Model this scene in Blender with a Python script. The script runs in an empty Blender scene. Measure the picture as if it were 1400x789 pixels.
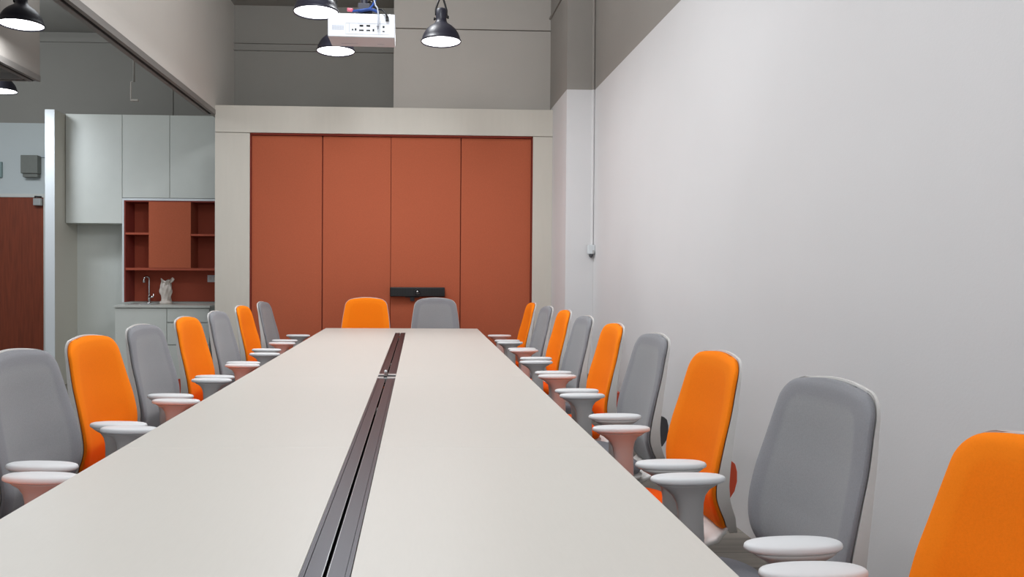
import bpy, bmesh, math, random
from mathutils import Vector, Matrix
random.seed(4)
COL = bpy.context.scene.collection
PI = math.pi

# ------------------------------------------------------------------ materials
def lin(c):
    return tuple(((v/255)/12.92 if v/255 <= .04045 else ((v/255+.055)/1.055)**2.4) for v in c)
def mat(name, rgb, rough=.6, metal=0., noise=0., nscale=60., bump=0., bscale=400., spec=.5, coat=0., sheen=0., emit=0., stretch=None):
    m = bpy.data.materials.new(name); m.use_nodes = True
    nt = m.node_tree; b = nt.nodes['Principled BSDF']; c = lin(rgb)
    b.inputs['Base Color'].default_value = (*c, 1)
    b.inputs['Roughness'].default_value = rough
    b.inputs['Metallic'].default_value = metal
    b.inputs['Specular IOR Level'].default_value = spec
    b.inputs['Coat Weight'].default_value = coat
    b.inputs['Sheen Weight'].default_value = sheen
    if emit:
        b.inputs['Emission Color'].default_value = (1, 1, 1, 1); b.inputs['Emission Strength'].default_value = emit
    tc = nt.nodes.new('ShaderNodeTexCoord'); mp = nt.nodes.new('ShaderNodeMapping')
    nt.links.new(tc.outputs['Object'], mp.inputs['Vector'])
    if stretch: mp.inputs['Scale'].default_value = stretch
    if noise:
        n = nt.nodes.new('ShaderNodeTexNoise'); n.inputs['Scale'].default_value = nscale; n.inputs['Detail'].default_value = 4
        nt.links.new(mp.outputs['Vector'], n.inputs['Vector'])
        r = nt.nodes.new('ShaderNodeMapRange'); r.inputs['From Min'].default_value = .3; r.inputs['From Max'].default_value = .7
        r.inputs['To Min'].default_value = 1-noise; r.inputs['To Max'].default_value = 1+noise
        nt.links.new(n.outputs['Fac'], r.inputs['Value'])
        mx = nt.nodes.new('ShaderNodeMix'); mx.data_type = 'RGBA'; mx.blend_type = 'MULTIPLY'; mx.inputs['Factor'].default_value = 1
        mx.inputs[6].default_value = (*c, 1); nt.links.new(r.outputs['Result'], mx.inputs[7])
        nt.links.new(mx.outputs[2], b.inputs['Base Color'])
    if bump:
        n2 = nt.nodes.new('ShaderNodeTexNoise'); n2.inputs['Scale'].default_value = bscale; n2.inputs['Detail'].default_value = 3
        nt.links.new(mp.outputs['Vector'], n2.inputs['Vector'])
        bp = nt.nodes.new('ShaderNodeBump'); bp.inputs['Strength'].default_value = bump; bp.inputs['Distance'].default_value = .002
        nt.links.new(n2.outputs['Fac'], bp.inputs['Height']); nt.links.new(bp.outputs['Normal'], b.inputs['Normal'])
    return m

M = {
 'white_paint': mat('white_paint', (216,214,214), .85, noise=.012, nscale=2, bump=.15, bscale=120),
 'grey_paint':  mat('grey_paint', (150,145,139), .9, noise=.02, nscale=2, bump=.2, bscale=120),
 'back_paint':  mat('back_paint', (184,178,171), .9, noise=.02, nscale=2, bump=.2, bscale=120),
 'dark_paint':  mat('dark_paint', (146,143,137), .9, noise=.02, nscale=2, bump=.2, bscale=120),
 'hall_paint':  mat('hall_paint', (196,202,202), .85, noise=.015, nscale=2),
 'cool_paint':  mat('cool_paint', (196,204,210), .85, noise=.015, nscale=2),
 'header_paint':mat('header_paint', (192,187,180), .85, noise=.015, nscale=2, bump=.15, bscale=100),
 'laminate':    mat('laminate', (204,198,187), .55, noise=.012, nscale=8, bump=.05, bscale=200, stretch=(4,4,.5)),
 'kitchen_lam': mat('kitchen_laminate', (203,206,200), .5, noise=.012, nscale=8),
 'panel_side':  mat('panel_side', (200,196,185), .6),
 'panel_edge':  mat('panel_edge', (214,218,220), .5),
 'worktop':     mat('worktop', (196,197,190), .35),
 'table':       mat('table_laminate', (205,200,192), .42, noise=.008, nscale=30, spec=.35, stretch=(6,.6,1)),
 'table_edge':  mat('table_edge', (238,234,226), .5),
 'trough':      mat('trough_metal', (62,63,69), .36, metal=.7),
 'trough_edge': mat('trough_edge', (150,150,152), .3, metal=.8),
 'black':       mat('black_plastic', (14,14,16), .45),
 'slot':        mat('slot_black', (10,10,12), .8),
 'felt':        mat('terracotta_felt', (178,91,61), .95, noise=.05, nscale=90, bump=.4, bscale=350),
 'felt_dark':   mat('terracotta_shade_backing', (120,40,26), .9),
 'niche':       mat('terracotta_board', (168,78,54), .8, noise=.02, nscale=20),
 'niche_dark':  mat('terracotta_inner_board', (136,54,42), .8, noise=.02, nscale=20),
 'orange':      mat('orange_fabric', (255,133,20), .95, noise=.03, nscale=220, bump=.25, bscale=700, spec=.15),
 'orange_in':   mat('orange_mesh_fabric', (252,128,20), .95, noise=.03, nscale=220, bump=.25, bscale=700, spec=.15),
 'orange_seat': mat('orange_seat_fabric', (245,96,12), .95, spec=.15, noise=.03, nscale=220, bump=.25, bscale=700),
 'red_plastic': mat('orange_red_plastic', (226,84,48), .5),
 'grey':        mat('grey_fabric', (139,139,142), .9, noise=.05, nscale=220, bump=.3, bscale=700, sheen=.15),
 'grey_in':     mat('grey_mesh_fabric', (145,145,147), .9, noise=.05, nscale=220, bump=.3, bscale=700, sheen=.15),
 'grey_seat':   mat('grey_seat_fabric', (122,122,128), .9, noise=.04, nscale=220, bump=.25, bscale=700),
 'dark_plastic':mat('dark_grey_plastic', (76,76,80), .5),
 'shell':       mat('light_grey_plastic', (214,211,207), .4),
 'arm_pad':     mat('white_arm_pad', (222,223,224), .5),
 'arm_post':    mat('arm_post_grey', (180,178,176), .45),
 'chrome':      mat('chrome', (210,210,210), .15, metal=1),
 'steel':       mat('brushed_steel', (190,190,188), .35, metal=.6),
 'lamp':        mat('lamp_black', (38,38,52), .45, spec=.6),
 'glow':        mat('lamp_glow', (255,255,255), .5, emit=9),
 'projector':   mat('projector_white', (216,218,222), .45),
 'proj_grey':   mat('projector_grille_grey', (176,180,190), .6),
 'blue':        mat('blue_cable', (36,70,140), .5),
 'pink':        mat('pink_plug', (226,110,130), .5),
 'rail':        mat('rail_aluminium', (128,124,120), .5, metal=.2),
 'rail_dark':   mat('rail_groove', (16,14,16), .8),
 'box_grey':    mat('grey_enamel', (116,118,112), .6, noise=.04, nscale=30),
 'teal_grey':   mat('teal_grey_enamel', (130,150,148), .6),
 'ceramic':     mat('ivory_ceramic', (206,196,186), .5, noise=.12, nscale=25),
 'frame_white': mat('door_frame_white', (206,206,200), .6),
}
def wood_mat(name, c1, c2, sc, stretch, rough=.5):
    m = mat(name, c1, rough); nt = m.node_tree; b = nt.nodes['Principled BSDF']
    tc = nt.nodes.new('ShaderNodeTexCoord'); mp = nt.nodes.new('ShaderNodeMapping'); mp.inputs['Scale'].default_value = stretch
    n = nt.nodes.new('ShaderNodeTexNoise'); n.inputs['Scale'].default_value = sc; n.inputs['Detail'].default_value = 8
    cr = nt.nodes.new('ShaderNodeValToRGB')
    cr.color_ramp.elements[0].position = .3; cr.color_ramp.elements[0].color = (*lin(c1), 1)
    cr.color_ramp.elements[1].position = .7; cr.color_ramp.elements[1].color = (*lin(c2), 1)
    nt.links.new(tc.outputs['Object'], mp.inputs['Vector']); nt.links.new(mp.outputs['Vector'], n.inputs['Vector'])
    nt.links.new(n.outputs['Fac'], cr.inputs['Fac']); nt.links.new(cr.outputs['Color'], b.inputs['Base Color'])
    return m
M['door_wood'] = wood_mat('door_wood', (116,50,26), (138,62,34), 6, (8,8,.6))
def floor_mat():
    m = mat('floor_planks', (120,114,106), .5); nt = m.node_tree; b = nt.nodes['Principled BSDF']
    tc = nt.nodes.new('ShaderNodeTexCoord'); mp = nt.nodes.new('ShaderNodeMapping')
    br = nt.nodes.new('ShaderNodeTexBrick'); br.inputs['Scale'].default_value = 1
    br.inputs['Brick Width'].default_value = 1.2; br.inputs['Row Height'].default_value = .18
    br.inputs['Mortar Size'].default_value = .002
    br.inputs['Color1'].default_value = (*lin((132,125,116)), 1); br.inputs['Color2'].default_value = (*lin((106,100,92)), 1)
    br.inputs['Mortar'].default_value = (*lin((70,66,62)), 1)
    mp2 = nt.nodes.new('ShaderNodeMapping'); mp2.inputs['Scale'].default_value = (1.5, 22, 1)
    n = nt.nodes.new('ShaderNodeTexNoise'); n.inputs['Scale'].default_value = 1.5; n.inputs['Detail'].default_value = 8
    r = nt.nodes.new('ShaderNodeMapRange'); r.inputs['From Min'].default_value = .3; r.inputs['From Max'].default_value = .7
    r.inputs['To Min'].default_value = .72; r.inputs['To Max'].default_value = 1.2
    mx = nt.nodes.new('ShaderNodeMix'); mx.data_type = 'RGBA'; mx.blend_type = 'MULTIPLY'; mx.inputs['Factor'].default_value = 1
    L = nt.links.new
    L(tc.outputs['Object'], mp.inputs['Vector']); L(mp.outputs['Vector'], br.inputs['Vector'])
    L(tc.outputs['Object'], mp2.inputs['Vector']); L(mp2.outputs['Vector'], n.inputs['Vector'])
    L(n.outputs['Fac'], r.inputs['Value']); L(br.outputs['Color'], mx.inputs[6]); L(r.outputs['Result'], mx.inputs[7])
    L(mx.outputs[2], b.inputs['Base Color'])
    return m
M['floor'] = floor_mat()

def two_tone(m, border, inner):
    # woven border and thinner centre field of the chair backs, by the mesh attribute 'panel'
    nt = m.node_tree; b = nt.nodes['Principled BSDF']; src = b.inputs['Base Color'].links[0].from_node
    at = nt.nodes.new('ShaderNodeAttribute'); at.attribute_name = 'panel'
    mx = nt.nodes.new('ShaderNodeMix'); mx.data_type = 'RGBA'
    mx.inputs[6].default_value = (*lin(border), 1); mx.inputs[7].default_value = (*lin(inner), 1)
    nt.links.new(at.outputs['Fac'], mx.inputs['Factor']); nt.links.new(mx.outputs[2], src.inputs[6])
two_tone(M['grey'], (134,134,138), (145,145,147))
two_tone(M['orange'], (255,134,22), (252,128,18))

# ------------------------------------------------------------------ mesh helpers
def obj(name, bm, m, parent=None, smooth=False, bevel=0., seg=2, loc=None):
    bmesh.ops.recalc_face_normals(bm, faces=bm.faces)
    me = bpy.data.meshes.new(name); bm.to_mesh(me); bm.free()
    for k in (m if isinstance(m, (list, tuple)) else [m]): me.materials.append(M[k])
    o = bpy.data.objects.new(name, me); COL.objects.link(o)
    if loc: o.location = loc
    if parent: o.parent = parent
    if smooth:
        for p in me.polygons: p.use_smooth = True
    if bevel:
        md = o.modifiers.new('bevel', 'BEVEL'); md.width = bevel; md.segments = seg; md.limit_method = 'ANGLE'
        for p in me.polygons: p.use_smooth = True
        md.harden_normals = True
    return o
def box(bm, x0, x1, y0, y1, z0, z1, mi=0):
    v = [bm.verts.new(p) for p in ((x0,y0,z0),(x1,y0,z0),(x1,y1,z0),(x0,y1,z0),(x0,y0,z1),(x1,y0,z1),(x1,y1,z1),(x0,y1,z1))]
    for f in ((0,3,2,1),(4,5,6,7),(0,1,5,4),(1,2,6,5),(2,3,7,6),(3,0,4,7)):
        bm.faces.new([v[i] for i in f]).material_index = mi
    return bm
def B(*a): return box(bmesh.new(), *a)
def lathe(bm, prof, n=32, axis=(0,0), mi=0, cap0=True, cap1=True, sx=1, sy=1):
    rings = []
    for r, z in prof:
        rings.append([bm.verts.new((axis[0]+sx*r*math.cos(2*PI*i/n), axis[1]+sy*r*math.sin(2*PI*i/n), z)) for i in range(n)])
    for a, b in zip(rings, rings[1:]):
        for i in range(n): bm.faces.new((a[i], a[(i+1)%n], b[(i+1)%n], b[i])).material_index = mi
    if cap0: bm.faces.new(rings[0][::-1]).material_index = mi
    if cap1: bm.faces.new(rings[-1]).material_index = mi
    return bm
def tube(bm, pts, r, n=10, mi=0, flat=1.):
    pts = [Vector(p) for p in pts]; rings = []
    prev = None
    for i, p in enumerate(pts):
        d = (pts[min(i+1, len(pts)-1)] - pts[max(i-1, 0)]).normalized()
        ref = Vector((0,0,1)) if abs(d.z) < .95 else Vector((1,0,0))
        if prev is not None: a = (prev - d*prev.dot(d)).normalized()
        else: a = d.cross(ref).normalized()
        prev = a; b = d.cross(a)
        rr = r[i] if isinstance(r, (list, tuple)) else r
        rings.append([bm.verts.new(p + a*rr*math.cos(2*PI*k/n) + b*rr*flat*math.sin(2*PI*k/n)) for k in range(n)])
    for a, b in zip(rings, rings[1:]):
        for i in range(n): bm.faces.new((a[i], a[(i+1)%n], b[(i+1)%n], b[i])).material_index = mi
    bm.faces.new(rings[0][::-1]).material_index = mi; bm.faces.new(rings[-1]).material_index = mi
    return bm
def loft(bm, secs, mi=0):
    """secs: list of closed rings of equal length"""
    rings = [[bm.verts.new(p) for p in s] for s in secs]; n = len(rings[0])
    for a, b in zip(rings, rings[1:]):
        for i in range(n): bm.faces.new((a[i], a[(i+1)%n], b[(i+1)%n], b[i])).material_index = mi
    bm.faces.new(rings[0][::-1]).material_index = mi; bm.faces.new(rings[-1]).material_index = mi
    return bm
def thing(name, label, cat, loc=(0,0,0), rz=0., group=None):
    o = bpy.data.objects.new(name, None); COL.objects.link(o); o.empty_display_size = .1
    o.location = loc; o.rotation_euler = (0,0,rz)
    return tag(o, label, cat, group)
def tag(o, label, cat, group=None):
    o['label'] = label; o['category'] = cat
    if group: o['group'] = group
    return o
def struct(name, bm, m, bevel=0.):
    o = obj(name, bm, m, bevel=bevel); o['kind'] = 'structure'; return o
def copy_tree(o, parent=None):
    c = o.copy(); COL.objects.link(c)
    if parent: c.parent = parent
    for ch in [x for x in bpy.data.objects if x.parent == o]: copy_tree(ch, c)
    return c
def interp(tab, z):
    if z <= tab[0][0]: return tab[0][1]
    for (a, va), (b, vb) in zip(tab, tab[1:]):
        if z <= b:
            t = (z-a)/(b-a); 
            return va+(vb-va)*t
    return tab[-1][1]
def smooth_interp(tab, z):
    # Catmull-Rom through the table
    n = len(tab)
    if z <= tab[0][0]: return tab[0][1]
    if z >= tab[-1][0]: return tab[-1][1]
    for i in range(n-1):
        if z <= tab[i+1][0]:
            x0, y0 = tab[i]; x1, y1 = tab[i+1]; h = x1-x0; t = (z-x0)/h
            m0 = ((y1-tab[i-1][1])/(x1-tab[i-1][0]) if i > 0 else (y1-y0)/h)*h
            m1 = ((tab[i+2][1]-y0)/(tab[i+2][0]-x0) if i+2 < n else (y1-y0)/h)*h
            return (2*t**3-3*t*t+1)*y0+(t**3-2*t*t+t)*m0+(-2*t**3+3*t*t)*y1+(t**3-t*t)*m1

# ------------------------------------------------------------------ setting
ZP = 2.869          # height of the paint line
ZC = 4.06           # ceiling
XR, XH, YF = 1.5547, -1.974, 7.734
XMIN, YMIN, YB = -6.2, -3.0, 9.6
struct('floor', B(XMIN, XR+.15, YMIN, YB+.15, -.1, 0), 'floor')
struct('ceiling', B(XMIN, XR+.15, YMIN, YB+.15, ZC, ZC+.12), 'dark_paint')
w = struct('wall_right', B(XR, XR+.15, YMIN, YF+.4, 0, ZP), 'white_paint')
obj('upper_band', B(XR, XR+.15, YMIN, YF+.4, ZP, ZC), 'grey_paint', w)
w = struct('wall_pillar', B(1.304, XR-.0005, 7.0, YF+.4, 0, ZP), 'white_paint')
obj('upper_band', B(1.304, XR-.0005, 7.0, YF+.4, ZP, ZC), 'grey_paint', w)
struct('wall_rear', B(XMIN, XR+.15, YMIN-.15, YMIN, 0, ZC), 'white_paint')
struct('wall_left', B(XMIN-.15, XMIN, YMIN, YB, 0, ZC), 'cool_paint')
# wall over the portal: lighter block on the right, recessed dark bay on the left, each with a thin joint
bm = B(-.262, 1.304, 7.90, 8.6, 2.70, 3.652)
box(bm, -.262, 1.304, 7.90, 8.6, 3.664, ZC); box(bm, -.25, 1.304, 7.93, 8.6, 3.652, 3.664)
struct('wall_back', bm, 'back_paint')
struct('wall_bay', B(XH-.1, -.262, 8.516, 8.62, 0, ZC), 'dark_paint')
struct('trim_1', box(B(XH, -.262, 8.49, 8.516, 3.580, 3.592), XH, -.262, 8.49, 8.516, 3.655, 3.667), 'dark_paint')
struct('wall_behind', B(XH, 1.304, 7.90, 7.96, 0, 2.70), 'dark_paint')
# back wall of the kitchenette side, with opening for the door
bm = B(XMIN, -5.30, YB, YB+.15, 0, 2.98); box(bm, -5.30, -4.42, YB, YB+.15, 2.141, 2.98); box(bm, -4.42, -3.87, YB, YB+.15, 0, 2.98)
w = struct('wall_hall', bm, 'hall_paint')
obj('upper_band', B(XMIN, -3.87, YB, YB+.15, 2.98, ZC), 'dark_paint', w)
struct('wall_kitchen', B(-3.87, XH-.1, YB, YB+.15, 0, ZC), 'dark_paint')
struct('trim_2', B(-5.0, XH-.1, YB-.03, YB, 3.94, 4.0), 'dark_paint')
struct('trim_3', box(B(-2.963, -2.945, YB-.012, YB, 2.9, 3.94), -2.865, XH-.1, YB-.03, YB, 2.9, 3.94), 'dark_paint')
# kitchen nook back wall
struct('wall_nook', B(-3.82, XH, 9.0, 9.08, 0, 2.92), 'kitchen_lam')
# headers with sliding-partition tracks
def header(name, x0, x1, y0, y1, zb, m='header_paint'):
    return struct(name, B(x0, x1, y0, y1, zb, ZC), m)
header('wall_header', XH-.10, XH, YMIN, 8.516, 2.792)
header('wall_header_left', -3.15, -3.05, 3.0, 6.50, 2.792, 'grey_paint')  # greyer than the other header: its shade is put into the paint colour
struct('wall_header_cross', B(XMIN, -3.15, 6.40, 6.50, 2.792, ZC), 'dark_paint')
def track(name, x0, x1, y0, y1, z0=2.745, z1=2.792):
    bm = B(x0, x0+.034, y0, y1, z0, z1); box(bm, x1-.030, x1, y0, y1, z0, z1)
    box(bm, x0+.034, x1-.030, y0, y1, z0+.006, z1-.001, 1)
    o = obj(name, bm, ['rail', 'rail_dark']); o['kind'] = 'structure'; return o
track('trim_4', XH-.088, XH+.006, YMIN, 7.733)
track('trim_5', -3.138, -3.044, 3.0, 6.50)
bm = B(XMIN, -3.15, 6.405, 6.435, 2.745, 2.792); box(bm, XMIN, -3.15, 6.465, 6.495, 2.745, 2.792); box(bm, XMIN, -3.15, 6.435, 6.465, 2.751, 2.791, 1)
o = obj('trim_6', bm, ['rail', 'rail_dark']); o['kind'] = 'structure'
# portal round the terracotta panels
struct('wall_portal_left', box(B(XH, -1.642, YF, 7.90, .408, 2.574), XH, -1.642, YF, 7.90, 0, .403), 'laminate', .002)
struct('wall_portal_right', B(1.112, 1.304, YF, 7.90, 0, 2.574), 'laminate', .002)
struct('wall_portal_top', B(XH, 1.304, YF, 7.90, 2.579, 2.838), 'laminate', .002)
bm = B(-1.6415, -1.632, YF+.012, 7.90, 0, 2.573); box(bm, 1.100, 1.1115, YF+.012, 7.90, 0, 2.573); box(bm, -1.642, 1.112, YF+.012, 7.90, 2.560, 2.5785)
struct('trim_7', bm, 'felt_dark')  # dark strips lining the recess, its shadow put into their colour
# dark vertical side of the pillar top: short pipe stub and corner conduit
struct('trim_8', tube(bmesh.new(), [(1.295, 6.6, 3.76), (1.295, 7.89, 3.78)], .012), 'dark_paint')
def conduit():
    bm = tube(bmesh.new(), [(1.541, 6.998, ZP), (1.541, 6.998, ZC)], .012)
    return bm
struct('trim_9', conduit(), 'grey_paint')
struct('trim_10', tube(bmesh.new(), [(1.541, 6.998, 1.49), (1.541, 6.998, ZP)], .012), 'white_paint')
# door
struct('door_1', B(-5.26, -4.46, YB-.012, YB+.03, .01, 2.098), 'door_wood', .003)
bm = B(-5.31, -4.41, YB-.02, YB+.1, 2.099, 2.141); box(bm, -4.459, -4.41, YB-.02, YB+.1, 0, 2.099); box(bm, -5.31, -5.262, YB-.02, YB+.1, 0, 2.099)
struct('trim_11', bm, 'frame_white', .003)

# ------------------------------------------------------------------ terracotta wall panels
seams = [-1.631, -.946, -.279, .407, 1.099]
plab = ['terracotta felt wall panel at the left end, beside the wide pale jamb',
        'terracotta felt wall panel second from left, behind the orange end chair',
        'terracotta felt wall panel carrying the black camera bar',
        'terracotta felt wall panel at the right end, beside the narrow pale jamb']
gaps = [0, .005, .002, .004, 0]
for i in range(4):
    a, b = seams[i]+gaps[i], seams[i+1]-gaps[i+1]
    p = obj('wall_panel', B(a, b, 7.776, 7.80, .01, 2.559), 'felt', bevel=.003)
    tag(p, plab[i], 'wall panel', 'terracotta panels in the portal')
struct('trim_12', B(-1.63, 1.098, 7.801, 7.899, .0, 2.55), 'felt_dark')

# camera bar
t = thing('video_bar', 'long black video camera bar mounted on the terracotta panel', 'camera', (-.014, 7.775, 1.045))
obj('housing', B(-.268, .268, -.075, -.012, -.046, .046), 'black', t, bevel=.008)
bm = bmesh.new()
for k in range(40): box(bm, -.262+k*.0131, -.262+k*.0131+.006, -.0765, -.0745, -.036, .036)
obj('grille', bm, 'slot', t)
bm = lathe(bmesh.new(), [(.030,0),(.030,.012),(.024,.016),(.02,.010)], 24); bmesh.ops.rotate(bm, verts=bm.verts, matrix=Matrix.Rotation(PI/2, 3, 'X')); bmesh.ops.translate(bm, verts=bm.verts, vec=(0,-.073,.002))
ln = obj('lens', bm, 'black', t, smooth=True)
bm = lathe(bmesh.new(), [(.0105,0),(.0105,.004),(.006,.008)], 16); bmesh.ops.rotate(bm, verts=bm.verts, matrix=Matrix.Rotation(PI/2, 3, 'X')); bmesh.ops.translate(bm, verts=bm.verts, vec=(0,-.086,.004))
obj('lens_glass', bm, 'steel', ln, smooth=True)
obj('bracket', box(B(-.12, .02, -.03, 0, -.055, -.04), -.07, -.03, -.03, 0, -.09, -.055), 'black', t)

# ------------------------------------------------------------------ table
XL, XRt, YT0, YT1, ZT = -.8166, .52, .62, 6.988, .74
GX0, GX1 = -.190, -.1065
table = thing('conference_table', 'very long pale laminate conference table with a dark cable channel down the middle', 'table', ((XL+XRt)/2, (YT0+YT1)/2, 0))
ox, oy = (XL+XRt)/2, (YT0+YT1)/2
ys = [YT0, 2.204, 3.735, 5.35, YT1]
YG1, YG0 = 6.462, YT0+.35
for a, b in zip(ys, ys[1:]):
    g = .0006
    y0, y1 = (a if a == YT0 else a+g)-oy, (b if b == YT1 else b-g)-oy
    hx0, hx1 = GX0-ox, GX1-ox
    # top slab leaves the channel open
    xs = [XL-ox, hx0, hx1, XRt-ox]
    yy = sorted(set([y0, y1] + [v-oy for v in (YG0, YG1) if a < v < b]))
    bm = bmesh.new()
    grid = {}
    def V(x, y, z):
        k = (round(x,5), round(y,5), z)
        if k not in grid: grid[k] = bm.verts.new((x,y,z))
        return grid[k]
    cells = set()
    for i in range(3):
        for j in range(len(yy)-1):
            ym = (yy[j]+yy[j+1])/2+oy
            if i == 1 and YG0 < ym < YG1: continue
            cells.add((i, j))
    for (i, j) in cells:
        p = [(xs[i],yy[j]),(xs[i+1],yy[j]),(xs[i+1],yy[j+1]),(xs[i],yy[j+1])]
        bm.faces.new([V(x,y,ZT) for x,y in p]); bm.faces.new([V(x,y,ZT-.028) for x,y in p][::-1])
        for q, (di, dj) in enumerate(((0,-1),(1,0),(0,1),(-1,0))):
            if (i+di, j+dj) not in cells:
                (xa,ya),(xb,yb) = p[q], p[(q+1)%4]
                f = bm.faces.new((V(xa,ya,ZT-.028), V(xb,yb,ZT-.028), V(xb,yb,ZT), V(xa,ya,ZT))); f.material_index = 1
    obj('tabletop', bm, ['table', 'table_edge'], table, bevel=.0015)
def trough(y0, y1):
    y0 -= oy; y1 -= oy; a, b = GX0-ox+.001, GX1-ox-.001; c = (a+b)/2
    bm = B(a, b, y0, y1, ZT-.060, ZT-.052)
    box(bm, a, a+.0075, y0, y1, ZT-.052, ZT+.0008); box(bm, b-.0075, b, y0, y1, ZT-.052, ZT+.0008)
    ch = obj('cable_channel', bm, 'trough', table)
    for s0, s1, e in ((a+.0085, c-.0035, 1), (c+.0035, b-.0085, 0)):
        fl = obj('channel_flap', B(s0, s1, y0+.002, y1-.002, ZT-.004, ZT), 'trough', ch)
        x = s1-.0012 if e else s0
        obj('flap_edge', B(x, x+.0012, y0+.002, y1-.002, ZT-.003, ZT+.0006), 'trough_edge', ch)
    obj('channel_floor', B(a+.008, b-.008, y0, y1, ZT-.05, ZT-.045), 'slot', ch)
trough(3.811, YG1); trough(YG0, 3.655)
for y0, y1 in ((3.772, 3.810), (3.656, 3.700)):
    obj('channel_end_plate', B(GX0-ox-.001, GX1-ox+.001, y0-oy, y1-oy, ZT-.02, ZT+.002), 'steel', table, bevel=.001)
obj('channel_gap', B(GX0-ox, GX1-ox, 3.701-oy, 3.771-oy, ZT-.03, ZT-.0005), 'slot', table)
lat = obj('channel_latch', B(-.0125, .003, 3.664-oy, 3.800-oy, ZT-.002, ZT+.010), 'black', table, bevel=.002)
bm = bmesh.new(); bmesh.ops.create_uvsphere(bm, u_segments=16, v_segments=10, radius=.0075); bmesh.ops.translate(bm, verts=bm.verts, vec=(-.010, 3.83-oy, ZT+.010))
obj('latch_knob', bm, 'arm_pad', lat, smooth=True)
for yl in (1.1, 3.0, 4.5, 6.3):
    bm = B(-.42, -.36, yl-oy-.03, yl-oy+.03, .02, .66); box(bm, .36, .42, yl-oy-.03, yl-oy+.03, .02, .66)
    box(bm, -.55, .55, yl-oy-.03, yl-oy+.03, 0, .03); box(bm, -.60, .60, yl-oy-.03, yl-oy+.03, .66, .711)
    obj('leg_frame', bm, 'shell', table, bevel=.004)

# ------------------------------------------------------------------ chairs
PROF = [(.40,-.235),(.44,-.205),(.47,-.188),(.51,-.168),(.557,-.155),(.63,-.160),(.72,-.178),(.80,-.197),(.90,-.217),(.98,-.238)]   # y of the side edge of the pad by height
WID  = [(.40,.100),(.44,.140),(.50,.185),(.56,.210),(.63,.222),(.70,.222),(.80,.212),(.90,.196),(.98,.184)]
def pyv(z): return smooth_interp(PROF, z)
def halfw(z, zt=.972, r=.062, ex=0.):
    w = smooth_interp(WID, z)+ex; zt += ex
    d = z-(zt-r)
    if d > 0: w = w-r+math.sqrt(max(r*r-d*d, 0))
    return w
def conc(z): return interp([(.40,.010),(.50,.030),(.65,.040),(.85,.030),(.98,.018)], z)
def slab_rows(z0, zt, r, n=48):
    zs = [z0+(zt-r-z0)*i/n for i in range(n)]
    zs += [zt-r+r*math.sin(PI/2*i/9) for i in range(10)]
    return zs
def chair_slab(z0, zt, ex, front, back, NS=28, dome=.012, inner=None, rimback=0.):
    """closed curved sheet; front/back give y offsets from the concave base surface"""
    bm = bmesh.new(); F = []; K = []; lay = bm.verts.layers.float.new('panel')
    r = .062+ex
    for z in slab_rows(z0, zt+ex, r):
        w = halfw(z, zt, .062, ex) if ex == 0 else None
        if w is None:
            w = smooth_interp(WID, min(z, .98))+ex; d = z-(zt+ex-r)
            if d > 0: w = w-r+math.sqrt(max(r*r-d*d, 0))
        # rounding of the lower end
        fr, kr = [], []
        for i in range(NS+1):
            s = math.sin(PI/2*(2*i/NS-1)); x = w*s
            up = max(0, (z-.8)/(zt-.8)); zz = z+dome*up*(1-s*s)
            q = x/.21
            base = pyv(min(z,.98)) + conc(z)*(min(abs(q),1.05)**2-1)
            fr.append(bm.verts.new((x, base+front(s, z, x, w), zz)))
            fr[-1][lay] = soft_inner(x, z) if inner else 0.
            kr.append(bm.verts.new((x*(1-rimback), base+back(s, z, x, w), zz)))
        F.append(fr); K.append(kr)
    n = len(F)
    for j in range(n-1):
        for i in range(NS):
            f = bm.faces.new((F[j][i], F[j][i+1], F[j+1][i+1], F[j+1][i]))
            bm.faces.new((K[j][i], K[j+1][i], K[j+1][i+1], K[j][i+1]))
        bm.faces.new((F[j][0], F[j+1][0], K[j+1][0], K[j][0])); bm.faces.new((F[j][NS], K[j][NS], K[j+1][NS], F[j+1][NS]))
    for i in range(NS):
        bm.faces.new((F[0][i], K[0][i], K[0][i+1], F[0][i+1])); bm.faces.new((F[-1][i], F[-1][i+1], K[-1][i+1], K[-1][i]))
    return bm
def inner_mask(x, z):
    # 1 inside the central panel of the back, 0 on its border
    w = smooth_interp(WID, z)-.052
    if z > .925: return 0.
    if z > .885: w -= .04-math.sqrt(max(.04**2-(z-.885)**2, 0))
    return 1. if abs(x) < w else 0.
def soft_inner(x, z):
    w = smooth_interp(WID, z)-.052
    if z > .885: w -= .04-math.sqrt(max(.04**2-(z-.885)**2, 0))
    a = max(0, min(1, (w-abs(x))/.014+.5)); b = max(0, min(1, (.925-z)/.018+.5))
    return a*b
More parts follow.
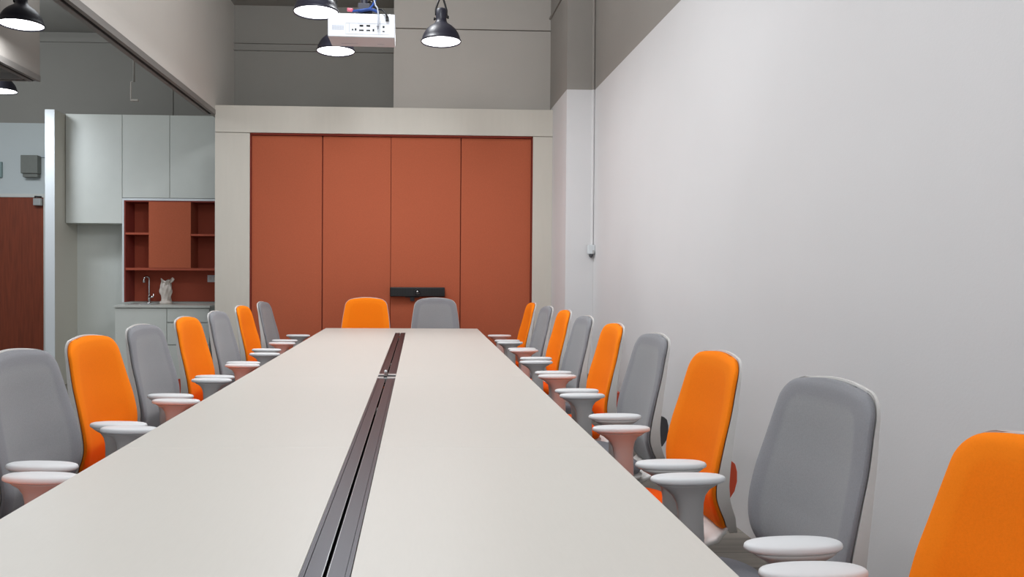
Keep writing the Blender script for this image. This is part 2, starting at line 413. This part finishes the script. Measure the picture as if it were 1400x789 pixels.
def make_chair(color):
    t = thing('office_chair', color, 'chair')
    fab, fin, seat_m, knob_m = (('orange','orange_in','orange_seat','red_plastic') if color == 'orange' else ('grey','grey_in','grey_seat','dark_plastic'))
    def edge(s): return max(0., 1-abs(s)**10)
    bm = chair_slab(.425, .972, 0., lambda s,z,x,w: .004+.011*edge(s)*min(1,max(0,(.976-z)/.02))-.0008*soft_inner(x,z), lambda s,z,x,w: -.008,
                    inner=True, NS=56)
    obj('backrest', bm, fab, t, smooth=True)
    def shell_t(z): return interp([(.40,.026),(.47,.040),(.56,.046),(.66,.034),(.78,.022),(.90,.012),(1,.006)], z)
    bm = chair_slab(.405, .972, .004, lambda s,z,x,w: -.013+.003*abs(s)**14, lambda s,z,x,w: -.013-shell_t(z)*(.9+.1*(1-s*s)), rimback=.03)
    sh = obj('back_shell', bm, 'shell', t, smooth=True)
    sh.modifiers.new('split', 'EDGE_SPLIT').split_angle = math.radians(50)
    # lumbar lever: half-moon fin behind the shell
    ring0, ring1 = [], []
    pts = [(-.225,.632),(-.272,.630),(-.287,.618),(-.294,.592),(-.294,.560),(-.286,.528),(-.270,.502),(-.225,.480)]
    bm = loft(bmesh.new(), [[(x*(1 if 0 else 1), y, z) for y, z in pts] for x in (-.062, -.055, .055, .062)])
    obj('lumbar_lever', bm, knob_m, t, bevel=.004)
    # seat cushion
    def rrect(hx, y0, y1, z, r=.09, n=8):
        out = []
        for cx, cy, a0 in ((hx-r, y1-r, 0), (-hx+r, y1-r, PI/2), (-hx+r, y0+r, PI), (hx-r, y0+r, 3*PI/2)):
            for k in range(n+1):
                a = a0+PI/2*k/n; out.append((cx+r*math.cos(a), cy+r*math.sin(a), z))
        return out
    secs = []
    for z, ins in ((.405,.03),(.412,.008),(.43,0),(.448,.004),(.460,.02),(.466,.05)):
        sec = rrect(.235-ins, -.145+ins, .30-ins, z)
        secs.append([(x, y, zz-.035*max(0,(y-.12)/.18)**2+.012*(abs(x)/.235)**2) for x,y,zz in sec])
    obj('seat', loft(bmesh.new(), secs), seat_m, t, smooth=True)
    secs = [[(x*k, y*k+.06*(1-k), z-(.035*max(0,(y-.12)/.18)**2)) for x,y,z in rrect(.23, -.15, .28, z)] for z, k in ((.355,.55),(.375,.85),(.398,.98),(.412,1.0))]
    obj('seat_pan', loft(bmesh.new(), secs), 'shell', t, smooth=True)
    # curved carrier joining the back to the seat pan
    bm = bmesh.new(); secs = []
    for y, z, hw, th in ((-.02,.350,.07,.03),(-.10,.352,.105,.03),(-.17,.365,.135,.035),(-.225,.392,.145,.035),(-.262,.432,.135,.03),(-.268,.475,.11,.022),(-.250,.53,.07,.016)):
        secs.append((y,z,hw,th))
    rings = []
    for i, (y,z,hw,th) in enumerate(secs):
        a = secs[max(i-1,0)]; b = secs[min(i+1,len(secs)-1)]
        d = Vector((0, b[0]-a[0], b[1]-a[1])).normalized(); nrm = Vector((0, -d.z, d.y))
        ring = []
        for k in range(20):
            an = 2*PI*k/20; cx = math.copysign(abs(math.cos(an))**.6, math.cos(an)); sx = math.copysign(abs(math.sin(an))**.8, math.sin(an))
            p = Vector((hw*cx, y+.03*cx*cx, z))+nrm*(th/2*sx); ring.append(tuple(p))
        rings.append(ring)
    obj('back_carrier', loft(bm, rings), 'shell', t, smooth=True)
    # armrests
    for s in (-1, 1):
        bm = bmesh.new(); rings = []
        L, W = .107, .042
        def ell(l, wd, z, cx=0., cy=0., n=36, e=.9):
            out = []
            for k in range(n):
                an = 2*PI*k/n; c, q = math.cos(an), math.sin(an)
                out.append((cx+wd*math.copysign(abs(c)**e, c), cy+l*math.copysign(abs(q)**e, q), z))
            return out
        for l, wd, z in ((.80,.70,.6595),(.93,.90,.661),(.99,.985,.6645),(1,1,.669),(.99,.98,.6735),(.965,.94,.6765),(.90,.84,.679),(.5,.4,.6805)):
            rings.append(ell(L*l, W*wd, z, s*.270))
        a = obj('armrest', loft(bm, rings), 'arm_pad', t, smooth=True)
        rings = []
        for l, wd, z, cx, cy in ((.030,.018,.36,.225,-.012),(.034,.020,.385,.252,-.012),(.036,.021,.42,.264,-.012),(.036,.021,.50,.272,-.012),(.036,.021,.575,.275,-.010),(.039,.022,.602,.275,-.008),(.048,.025,.624,.275,-.004),(.064,.030,.641,.275,0),(.084,.035,.652,.275,0),(.095,.038,.6605,.275,0)):
            rings.append(ell(l, wd, z, s*cx, cy))
        obj('armrest_post', loft(bmesh.new(), rings), 'arm_post', a, smooth=True)
        obj('armrest_bar', tube(bmesh.new(), [(s*.05,-.012,.352),(s*.15,-.012,.350),(s*.225,-.012,.356),(s*.256,-.012,.378)], [.022,.02,.02,.018], 12), 'arm_post', a, smooth=True)
    obj('gas_column', lathe(bmesh.new(), [(.028,.10),(.028,.24),(.02,.245),(.02,.33),(.06,.335),(.06,.357)], 20, (0,.04)), 'dark_plastic', t, smooth=True)
    b = obj('base', lathe(bmesh.new(), [(.045,.075),(.05,.085),(.045,.12),(.03,.125)], 20, (0,.04)), 'shell', t, smooth=True)
    for k in range(5):
        an = 2*PI*k/5+.3; dx, dy = math.cos(an), math.sin(an)
        obj('spoke', tube(bmesh.new(), [(dx*.03,.04+dy*.03,.10),(dx*.15,.04+dy*.15,.092),(dx*.29,.04+dy*.29,.072)], [.024,.02,.014], 10), 'shell', b, smooth=True)
        bm = bmesh.new()
        for q in (-1, 1):
            c0 = Vector((dx*.29-dy*.013*q, .04+dy*.29+dx*.013*q, .026)); ax = Vector((-dy, dx, 0))
            tube(bm, [c0-ax*.008, c0+ax*.008], .026, 16)
        obj('caster', bm, 'dark_plastic', b, smooth=False)
    return t
# y of the chair centre, y where the apex ray meets z=.985, x of arm-pad centre, turn in degrees, colour, label
HC = 1.2258
chairs = [
 # right-hand row, nearest first
 (.770, 1.21, 1.135, 90+2, 'orange', 'orange high-backed office chair cut off by the right edge, nearest on the right'),
 (.768, 1.885, 1.815, 90+4, 'grey', 'large grey office chair against the bare right wall, second nearest on the right'),
 (.748, 2.585, 2.496, 90+1, 'orange', 'orange office chair with red lumbar lever, between the two nearest grey right-hand chairs'),
 (.772, 3.370, 3.248, 90+2, 'grey', 'grey office chair on the right, fourth from the camera, dark lever behind its back'),
 (.765, 4.05, 3.937, 90+0, 'orange', 'orange office chair in the middle of the right-hand row, fifth from the camera'),
 (.760, 4.74, 4.63, 90+2, 'grey', 'grey office chair on the right, sixth from the camera, in front of the pillar corner'),
 (.775, 5.48, 5.41, 90+1, 'orange', 'orange office chair on the right, third from the far end, before the white pillar'),
 (.760, 6.15, 6.02, 90+3, 'grey', 'grey office chair on the right, second from the far end, before the narrow pale jamb'),
 (.738, 6.86, 6.773, 90+1, 'orange', 'small-looking orange office chair at the far end of the right-hand row'),
 # left-hand row, nearest first
 (-1.055, 1.93, 1.84, -90-5, 'orange', 'orange office chair nearest on the left, only its armrest showing at the frame edge'),
 (-1.062, 2.60, 2.466, -90-6, 'grey', 'large grey office chair cut by the left edge of the picture'),
 (-1.085, 3.235, 3.041, -90-5, 'orange', 'largest orange office chair of the left-hand row, in front of the panel end'),
 (-1.108, 3.92, 3.689, -90-5, 'grey', 'grey office chair on the left, in front of the base cabinet door'),
 (-1.083, 4.57, 4.355, -90-3, 'orange', 'orange office chair on the left, in front of the base cabinet drawers'),
 (-1.075, 5.23, 5.005, -90-3, 'grey', 'grey office chair on the left, in front of the wide pale jamb'),
 (-1.095, 6.06, 5.85, -90-2, 'orange', 'orange office chair on the left, second from the far end of its row'),
 (-1.090, 6.84, 6.651, -90-3, 'grey', 'grey office chair at the far end of the left-hand row, against terracotta'),
]
protos = {}
def put_chair(color):
    if color not in protos: protos[color] = make_chair(color); return protos[color]
    return None
placements = []
for xx, yc, y0, rz, color, lab in chairs:
    za = HC-(HC-.985)*yc/y0
    placements.append((xx, yc, rz, color, lab, za-.989, 'office chairs down the right side of the table' if xx > 0 else 'office chairs down the left side of the table'))
placements.append((-.490, 7.16, 180, 'orange', 'orange office chair at the far head of the table, facing the camera', .012, 'office chairs at the far head of the table'))
placements.append((.155, 7.16, 180, 'grey', 'grey office chair at the far head of the table, below the black camera bar', .012, 'office chairs at the far head of the table'))
make = {}
for c in ('orange', 'grey'): make[c] = make_chair(c)
used = set()
for (x, y, rz, c, lab, dz, grp) in placements:
    if c in used: o = copy_tree(make[c])
    else: o = make[c]; used.add(c)
    k = 1+dz/.98      # the chairs are set to slightly different heights
    o.location = (x, y, 0); o.rotation_euler = (0, 0, math.radians(rz)); o.scale = (1, 1, k)
    o['label'] = lab; o['category'] = 'chair'; o['group'] = grp

# ------------------------------------------------------------------ pendant lamps
def make_lamp():
    t = thing('pendant_lamp', 'lamp', 'lamp')
    # outer dome and inner lining as one shade
    prof = [(.1475,0),(.1505,.004),(.1505,.012),(.1455,.016),(.139,.040),(.127,.068),(.109,.094),(.086,.116),(.062,.132),(.048,.143),(.041,.158),(.039,.175),(.041,.20),(.041,.235),(.034,.248),(.02,.254)]
    inner = [(.1475,0),(.143,.004),(.137,.035),(.124,.064),(.10,.09),(.05,.115)]
    bm = lathe(bmesh.new(), prof, 40, cap0=False); lathe(bm, inner, 40, cap0=False)
    bmesh.ops.remove_doubles(bm, verts=bm.verts, dist=.0004)
    obj('lamp_shade', bm, 'lamp', t, smooth=True)
    bm = lathe(bmesh.new(), [(.01,-.004),(.07,-.002),(.12,.003),(.1425,.010),(.135,.03)], 40)
    obj('diffuser', bm, 'glow', t, smooth=True)
    for sx, z in ((-1, .172), (1, .19)):
        obj('thumb_screw', tube(bmesh.new(), [(sx*.036,0,z),(sx*.046,0,z),(sx*.047,0,z),(sx*.056,0,z)], [.006,.006,.012,.012], 10), 'black', t, smooth=True)
    for sx in (-1, 1):
        obj('hanger_arm', tube(bmesh.new(), [(sx*.040,0,.20),(sx*.041,0,.24),(sx*.028,0,.285),(sx*.014,0,.325),(0,0,.338)], .0075, 8), 'black', t, smooth=True)
    bm = bmesh.new()
    for k in range(int((ZC-2.95-.36)/.028)):
        z = .345+k*.028; a = (k%2)*PI/2
        pts = [(.010*math.cos(a)*math.cos(u), .010*math.sin(a)*math.cos(u), z+.018*math.sin(u)) for u in [2*PI*i/8 for i in range(9)]]
        tube(bm, pts, .0028, 6)
    obj('chain', bm, 'black', t)
    obj('ceiling_rose', lathe(bmesh.new(), [(.012,ZC-2.95-.05),(.05,ZC-2.95-.03),(.055,ZC-2.95)], 20), 'black', t, smooth=True)
    return t
lamps = [(.155, 5.921, 'black dome pendant lamp hanging alone to the right of the projector'),
         (-.658, 6.226, 'black dome pendant lamp partly hidden behind and below the projector'),
         (-.693, 5.309, 'black dome pendant lamp at the top edge, just left of the projector'),
         (-2.80, 5.70, 'large black dome pendant lamp in the top left corner before the pale header'),
         (-4.03, 7.795, 'black dome pendant lamp cut by the left edge, under the header corner')]
proto = make_lamp()
def lamp_light(x, y, z, e, r=.27, col=(.96,1,1.04)):
    l = bpy.data.lights.new('lamp_light', 'AREA'); l.shape = 'DISK'; l.size = r; l.energy = e; l.color = col
    o = bpy.data.objects.new('lamp_light', l); COL.objects.link(o); o.location = (x, y, z); return o
E_L = 8.5
for i, (x, y, lab) in enumerate(lamps):
    o = proto if i == 0 else copy_tree(proto)
    o.location = (x, y, 2.95); tag(o, lab, 'lamp', 'black pendant lamps')
    o.rotation_euler = (0, 0, random.uniform(-.5, .5) if i else .15)
    lamp_light(x, y, 2.938, E_L*(1.3,1.3,1,1,1.7)[i], col=(.96,1,1.04) if i < 4 else (.88,.96,1.06))

# ------------------------------------------------------------------ projector
t = thing('projector', 'white ceiling-mounted projector with rear ports facing the camera', 'projector', (-.347, 4.70, 2.686), math.radians(1.5))
t.rotation_euler = (math.radians(5.5), 0, math.radians(1.5))
obj('housing', B(-.198, .198, 0, .30, -.068, .068), 'projector', t, bevel=.006)
bm = B(-.092, .165, -.0015, .004, -.050, .012)
obj('port_panel', bm, 'projector', t)
bm = bmesh.new()
box(bm, -.092, .160, -.0025, -.001, .010, .0125); box(bm, -.072, -.069, -.0025, -.001, -.040, .010); box(bm, -.092, -.0905, -.0025, -.001, -.05, .0105)
for x, z, wx, wz in ((0,-.002,.022,.010),(.040,-.002,.022,.010),(.13,-.006,.011,.011),(-.052,-.026,.008,.008),(-.034,-.024,.009,.012),(0,-.028,.026,.007),(.040,-.028,.022,.007),(.070,-.026,.009,.013),(.13,-.032,.012,.006),(.097,-.004,.012,.008)):
    box(bm, x-wx/2, x+wx/2, -.003, -.001, z-wz/2, z+wz/2, 1)
obj('ports', bm, ['proj_grey', 'slot'], t)
bm = bmesh.new()
for i in range(9):
    for j in range(5): box(bm, -.172+i*.0078, -.172+i*.0078+.0055, -.0008, .001, -.028+j*.0056, -.028+j*.0056+.0035)
obj('vent_grille', bm, 'proj_grey', t)
obj('power_plug', B(.142, .160, -.016, .004, .028, .052), 'black', t, bevel=.002)
bm = bmesh.new(); 
for x0, x1 in ((-.13,-.03),(.09,.13)): box(bm, x0, x1, .20, .207, -.0688, -.0675)
obj('label_strip', bm, 'proj_grey', t)
m = obj('mount_plate', B(-.07, .09, .08, .22, .068, .080), 'black', t, bevel=.003)
t2 = t; PM = Matrix.Translation((.011,.12,.114))
obj('mount_pole', tube(bmesh.new(), [(.011,.12,.08),(.011,.12+.0,.15),(.011,.25,ZC-2.686-.02)], .022, 14), 'lamp', t2, smooth=True)
obj('mount_bracket', box(B(-.04,.062,.08,.16,.081,.105), -.024,.046,.09,.15,.105,.15), 'lamp', t2, bevel=.003)
def cable(name, pts, r, m, lab):
    # smooth the path
    P = [Vector(p) for p in pts]; out = []
    for i in range(len(P)-1):
        a, b, c, d = P[max(i-1,0)], P[i], P[i+1], P[min(i+2,len(P)-1)]
        for k in range(6):
            u = k/6; out.append(.5*((2*b)+(c-a)*u+(2*a-5*b+4*c-d)*u*u+(3*b-a-3*c+d)*u**3))
    out.append(P[-1])
    o = obj(name, tube(bmesh.new(), out, r, 8), m, smooth=True); o.parent = t
    o.matrix_parent_inverse = (Matrix.Translation(t.location) @ t.rotation_euler.to_matrix().to_4x4()).inverted(); o['label'] = lab; return o
cable('cable', [(-.40,4.72,2.775),(-.35,4.70,2.775),(-.30,4.71,2.785),(-.25,4.73,2.775),(-.29,4.76,2.80),(-.37,4.75,2.785),(-.30,4.74,2.80),(-.27,4.80,2.90),(-.30,4.83,3.1),(-.31,4.84,4.05)], .0075, 'blue', 'thick blue cable coiled on top of the white projector')
cable('cable', [(-.250,4.695,2.664),(-.248,4.672,2.68),(-.247,4.675,2.74),(-.255,4.70,2.790),(-.27,4.75,2.83),(-.29,4.80,2.95),(-.30,4.81,3.3),(-.30,4.81,4.05)], .004, 'proj_grey', 'thin grey cable looping down to a port on the projector back')
cable('cable', [(-.196,4.688,2.73),(-.20,4.678,2.745),(-.225,4.69,2.775),(-.26,4.74,2.80),(-.29,4.79,2.85),(-.36,4.83,3.0),(-.37,4.83,4.05)], .005, 'black', 'black power cable running from the plug on the projector back')
t3 = obj('cable_plug', tube(bmesh.new(), [(-.40,4.72,2.780),(-.432,4.715,2.782),(-.433,4.715,2.782)], [.010,.011,.006], 10), 'pink', smooth=True); t3.parent = t
t3.matrix_parent_inverse = (Matrix.Translation(t.location) @ t.rotation_euler.to_matrix().to_4x4()).inverted(); t3['label'] = 'pink cable plug'

# ------------------------------------------------------------------ kitchenette
t = obj('partition_panel', B(-3.916, -3.818, 8.46, YB-.001, 0, 2.916), ['panel_side'], bevel=.002)
tag(t, 'tall beige partition panel beside the brown door, with a bright white front edge', 'partition')
obj('edge_strip', B(-3.916, -3.818, 8.452, 8.4595, 0, 2.916), 'panel_edge', t)['label'] = 'bright white edge strip'
def upper(x0, x1, z0, lab, door_split=False):
    c = thing('wall_cabinet', lab, 'cabinet', ((x0+x1)/2, 8.85, z0), group='pale wall cabinets over the kitchenette')
    h = 2.922-z0; w = (x1-x0)/2
    obj('body', B(-w+.0015, w-.0015, -.128, .149, .001, h), 'kitchen_lam', c)
    obj('door', B(-w+.0025, w-.0025, -.148, -.130, .002, h-.001), 'kitchen_lam', c, bevel=.0015)
    return c
upper(-3.815, -3.213, 1.745, 'tall pale wall cabinet at the left, hanging lower than its neighbours')
upper(-3.213, -2.706, 2.025, 'short pale wall cabinet in the middle, above the left half of the niche')
upper(-2.706, -2.20, 2.025, 'short pale wall cabinet at the right, above the right half of the niche')
# filler between cabinets and portal
struct('trim_13', B(-2.199, XH-.101, 8.72, 8.99, 0, 2.92), 'kitchen_lam')
# niche
n = thing('shelf_niche', 'terracotta open shelf unit with a closed middle panel above the sink', 'shelf', (-2.70, 8.85, .895))
z = lambda v: v-.895
X = lambda v: v+2.70
bm = B(X(-3.213), X(-3.194), -.150, .149, z(.895), z(2.022)); box(bm, X(-3.194), X(-2.20), -.150, -.128, z(1.998), z(2.022))
obj('border', bm, 'panel_edge', n)
bm = B(X(-3.193), X(-2.20), .135, .149, z(.895), z(1.997)); 
obj('back_panel', bm, 'niche', n)
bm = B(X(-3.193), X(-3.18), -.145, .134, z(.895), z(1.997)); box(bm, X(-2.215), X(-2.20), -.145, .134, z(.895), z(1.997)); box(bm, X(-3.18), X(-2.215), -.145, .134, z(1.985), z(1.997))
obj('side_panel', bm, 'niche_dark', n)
obj('shelf', B(X(-3.179), X(-2.216), -.145, .134, z(1.243), z(1.268)), 'niche', n)
obj('shelf', B(X(-3.179), X(-2.931), -.145, .134, z(1.628), z(1.650)), 'niche', n)
obj('shelf', B(X(-2.479), X(-2.216), -.145, .134, z(1.618), z(1.640)), 'niche', n)
obj('closed_panel', B(X(-2.930), X(-2.480), -.148, .134, z(1.269), z(1.984)), 'felt', n)
# base cabinet
c = thing('base_cabinet', 'pale grey base cabinet with one door and three drawers', 'cabinet', (-2.70, 8.73, 0))
obj('body', B(X(-3.20), X(-2.215), -.25, .26, .086, .846), 'kitchen_lam', c)
obj('plinth', B(X(-3.19), X(-2.22), -.24, .25, 0, .085), 'kitchen_lam', c)
obj('door', B(X(-3.199), X(-2.664), -.270, -.252, .088, .838), 'kitchen_lam', c, bevel=.0015)
for z0, z1 in ((.088,.447),(.457,.683),(.695,.838)):
    obj('drawer', B(X(-2.657), X(-2.216), -.270, -.252, z0, z1), 'kitchen_lam', c, bevel=.0015)
wt = tag(obj('worktop', B(-3.21, -2.205, 8.445, 8.70, .847, .871), 'worktop', bevel=.002), 'thin pale worktop running over the base cabinet under the niche', 'worktop')
obj('worktop_rear', B(-3.21, -2.205, 8.70, 8.999, .847, .871), 'worktop', wt)
# sink
s = tag(obj('sink', (lambda bm: (box(bm,-3.10,-2.86,8.56,8.58,.8715,.878), box(bm,-3.10,-2.86,8.82,8.84,.8715,.878), box(bm,-3.10,-3.08,8.58,8.82,.8715,.878), box(bm,-2.88,-2.86,8.58,8.82,.8715,.878), box(bm,-3.08,-2.88,8.58,8.82,.8713,.8725), bm)[-1])(bmesh.new()), 'steel', bevel=.002), 'low steel sink rim set in the worktop below the tap', 'sink')
# tap
t = thing('tap', 'slim chrome mixer tap standing at the sink in the niche', 'tap', (-2.985, 8.88, .8715))
obj('spout', tube(bmesh.new(), [(0,0,0),(0,0,.12),(0,0,.24),(0,0,.285),(-.010,-.01,.300),(-.026,-.025,.303),(-.040,-.04,.292),(-.042,-.045,.262)], [.012]*4+[.011]*4, 12), 'chrome', t, smooth=True)
obj('nozzle', lathe(bmesh.new(), [(.017,.235),(.017,.262),(.012,.266)], 14, (-.042,-.045)), 'chrome', t, smooth=True)
obj('lever', tube(bmesh.new(), [(.005,-.01,.075),(.045,-.015,.078),(.053,-.016,.085),(.056,-.016,.125)], [.011,.011,.006,.005], 10), 'chrome', t, smooth=True)
obj('base', lathe(bmesh.new(), [(.022,0),(.022,.012),(.014,.018)], 16), 'chrome', t, smooth=True)
# vase
t = thing('vase', 'ivory draped ceramic vase on a round foot beside the chrome tap', 'vase', (-2.775, 8.80, .8715))
bm = bmesh.new(); rings = []
for i in range(41):
    u = i/40; zz = .03+.24*u
    r = smooth_interp([(0,.052),(.12,.048),(.3,.056),(.5,.064),(.62,.064),(.78,.052),(.9,.050),(1,.062)], u)
    ring = []
    for k in range(48):
        a = 2*PI*k/48
        rr = r*(1+.09*math.sin(5*a+6*u)+.05*math.sin(9*a-11*u)+.04*math.sin(17*u+2*a))
        zt = zz+(.014*math.sin(2*a+.5)+.008*math.sin(5*a) if u > .9 else 0)*(u-.9)/.1
        ring.append((rr*math.cos(a), rr*math.sin(a)*.85, zt))
    rings.append(ring)
for r_ in (.9,.75): rings.append([(x*r_, y*r_, zz-.01-(.9-r_)*.3) for x,y,zz in rings[40]])
obj('body', loft(bm, rings), 'ceramic', t, smooth=True)
obj('ear', tube(bmesh.new(), [(.045,0,.235),(.066,0,.255),(.080,0,.275),(.072,0,.288),(.055,0,.272)], [.011,.013,.013,.010,.007], 8), 'ceramic', t, smooth=True)
obj('foot', lathe(bmesh.new(), [(.068,0),(.070,.012),(.064,.030),(.045,.040)], 28), 'ceramic', t, smooth=True)
# socket
t = thing('wall_socket', 'pale double wall socket on the red back of the niche', 'socket', (-2.318, 8.9845, 1.153))
obj('plate', B(-.055, .055, -.008, 0, -.040, .040), 'panel_edge', t, bevel=.003)
obj('switch', B(-.035, -.010, -.012, -.008, -.015, .015), 'frame_white', t, bevel=.001)
obj('switch', B(.010, .035, -.012, -.008, -.015, .015), 'frame_white', t, bevel=.001)
# ------------------------------------------------------------------ door side fittings
t = thing('door_closer', 'small grey door closer at the top corner of the brown door', 'door closer', (-4.51, YB-.013, 2.03))
obj('body', B(-.045, .045, -.06, 0, -.03, .055), 'steel', t, bevel=.006)
obj('arm', tube(bmesh.new(), [(-.03,-.035,.055),(-.03,-.04,.078),(.05,-.05,.072)], .008, 8), 'black', t, smooth=True)
t = thing('wall_box', 'square grey box mounted on the wall above the brown door', 'wall box', (-4.587, YB, 2.47))
obj('body', B(-.098, .098, -.10, -.001, -.095, .118), 'box_grey', t, bevel=.006)
obj('lower_lip', B(-.082, .09, -.08, -.001, -.138, -.096), 'box_grey', t, bevel=.004)
obj('conduit', tube(bmesh.new(), [(.098,-.01,.11),(.30,-.01,.105)], .008, 8), 'cool_paint', t, smooth=True)
t = tag(obj('wall_sign', B(-5.10, -4.937, YB-.03, YB-.001, 2.33, 2.515), 'teal_grey', bevel=.004), 'small teal-grey box cut by the left picture edge above the door', 'wall box')
t.name = 'wall_plate'
# hanging rod with small sensor
t = thing('hanging_rod', 'thin grey rod with a small square hook hanging before the grey kitchen wall', 'rod', (-2.839, 8.0, 2.93))
obj('rod', tube(bmesh.new(), [(0,0,.18),(0,0,ZC-2.93)], .011, 8), 'dark_paint', t, smooth=True)
obj('hook', tube(bmesh.new(), [(0,0,.185),(-.028,0,.18),(-.030,0,.02),(-.028,0,.004),(.03,0,0)], .007, 8), 'back_paint', t)
obj('foot', B(-.03,.045,-.02,.02,-.012,.006), 'back_paint', t, bevel=.003)
# switch box on the corner conduit
t = thing('switch_box', 'small white switch box low on the conduit in the pillar corner', 'switch', (1.530, 6.962, 1.45))
obj('box', B(-.034, .023, -.03, .022, -.042, .038), 'panel_edge', t, bevel=.004)
obj('cable_gland', lathe(bmesh.new(), [(.008,-.075),(.018,-.06),(.020,-.043)], 12, (-.006,-.004)), 'dark_plastic', t, smooth=True)
obj('lever', B(.0, .012, -.052, -.030, -.04, -.01), 'steel', t)

# ------------------------------------------------------------------ light
def area(x, y, z, sx, sy, e, col=(1,1,1), rot=(0,0,0)):
    l = bpy.data.lights.new('ceiling_light', 'AREA'); l.shape = 'RECTANGLE'; l.size = sx; l.size_y = sy; l.energy = e; l.color = col
    o = bpy.data.objects.new('ceiling_light', l); COL.objects.link(o); o.location = (x, y, z); o.rotation_euler = rot; return o
for x, y in ((-.7,3.4),(.3,3.9),(-.7,1.5),(.3,1.9),(-.3,-.3)):
    lamp_light(x, y, 2.94, E_L)  # pendants assumed out of view: lights alone, added to brighten the near table
def area(x, y, z, sx, sy, e, col=(1,1,1), rot=(0,0,0)):  # unseen fill light added behind the camera; the rear wall has no window
    l = bpy.data.lights.new('rear_fill', 'AREA'); l.shape = 'RECTANGLE'; l.size = sx; l.size_y = sy; l.energy = e; l.color = col
    o = bpy.data.objects.new('rear_fill', l); COL.objects.link(o); o.location = (x, y, z); o.rotation_euler = rot; return o
def fill_point(x, y, z, e, col=(1,1,1), r=.25):  # unseen point light added near the ceiling to lift the upper walls
    l = bpy.data.lights.new('ceiling_fill', 'POINT'); l.energy = e; l.color = col; l.shadow_soft_size = r
    o = bpy.data.objects.new('ceiling_fill', l); COL.objects.link(o); o.location = (x, y, z)
fill_point(-.4, 3.8, 3.55, 78, (.95,1,1.05)); fill_point(-.4, .4, 3.55, 50, (.95,1,1.05)); fill_point(-.3, 5.95, 3.75, 36, (.97,1,1.02), .12)
fill_point(-4.6, 7.2, 3.4, 64, (.93,1,1.06)); fill_point(-2.7, 6.1, 3.6, 9, (.95,1,1.04)); fill_point(-4.6, 2.0, 3.3, 20, (.93,.98,1.05))
area(-1.0, -2.8, 1.9, 4.5, 2.2, 50, (.93,1,1.08), (PI/2, 0, 0))

w = bpy.data.worlds.new('world'); bpy.context.scene.world = w; w.use_nodes = True
w.node_tree.nodes['Background'].inputs[0].default_value = (.8,.85,.9,1); w.node_tree.nodes['Background'].inputs[1].default_value = .3

# ------------------------------------------------------------------ camera
f, cx, cy, yaw, pitch, roll = 1080.2118, 616.7585, 391.8234, .0408, .0163, .0064
fw = Vector((math.sin(yaw)*math.cos(pitch), math.cos(yaw)*math.cos(pitch), -math.sin(pitch)))
r = Vector((math.cos(yaw), -math.sin(yaw), 0)); u = r.cross(fw)
r2 = math.cos(roll)*r+math.sin(roll)*u; u2 = -math.sin(roll)*r+math.cos(roll)*u
cam = bpy.data.cameras.new('camera'); co = bpy.data.objects.new('camera', cam); COL.objects.link(co)
cam.sensor_width = 36; cam.lens = f/1400*36; cam.shift_x = (700-cx)/1400; cam.shift_y = -(394.5-cy)/1400
mt = Matrix.Identity(4)
for i in range(3): mt[i][0], mt[i][1], mt[i][2] = r2[i], u2[i], -fw[i]
mt[2][3] = HC
co.matrix_world = mt
sc = bpy.context.scene; sc.camera = co
sc.view_settings.view_transform = 'Standard'; sc.view_settings.look = 'None'; sc.view_settings.gamma = 1; sc.view_settings.exposure = 0
sc.view_settings.use_curve_mapping = False
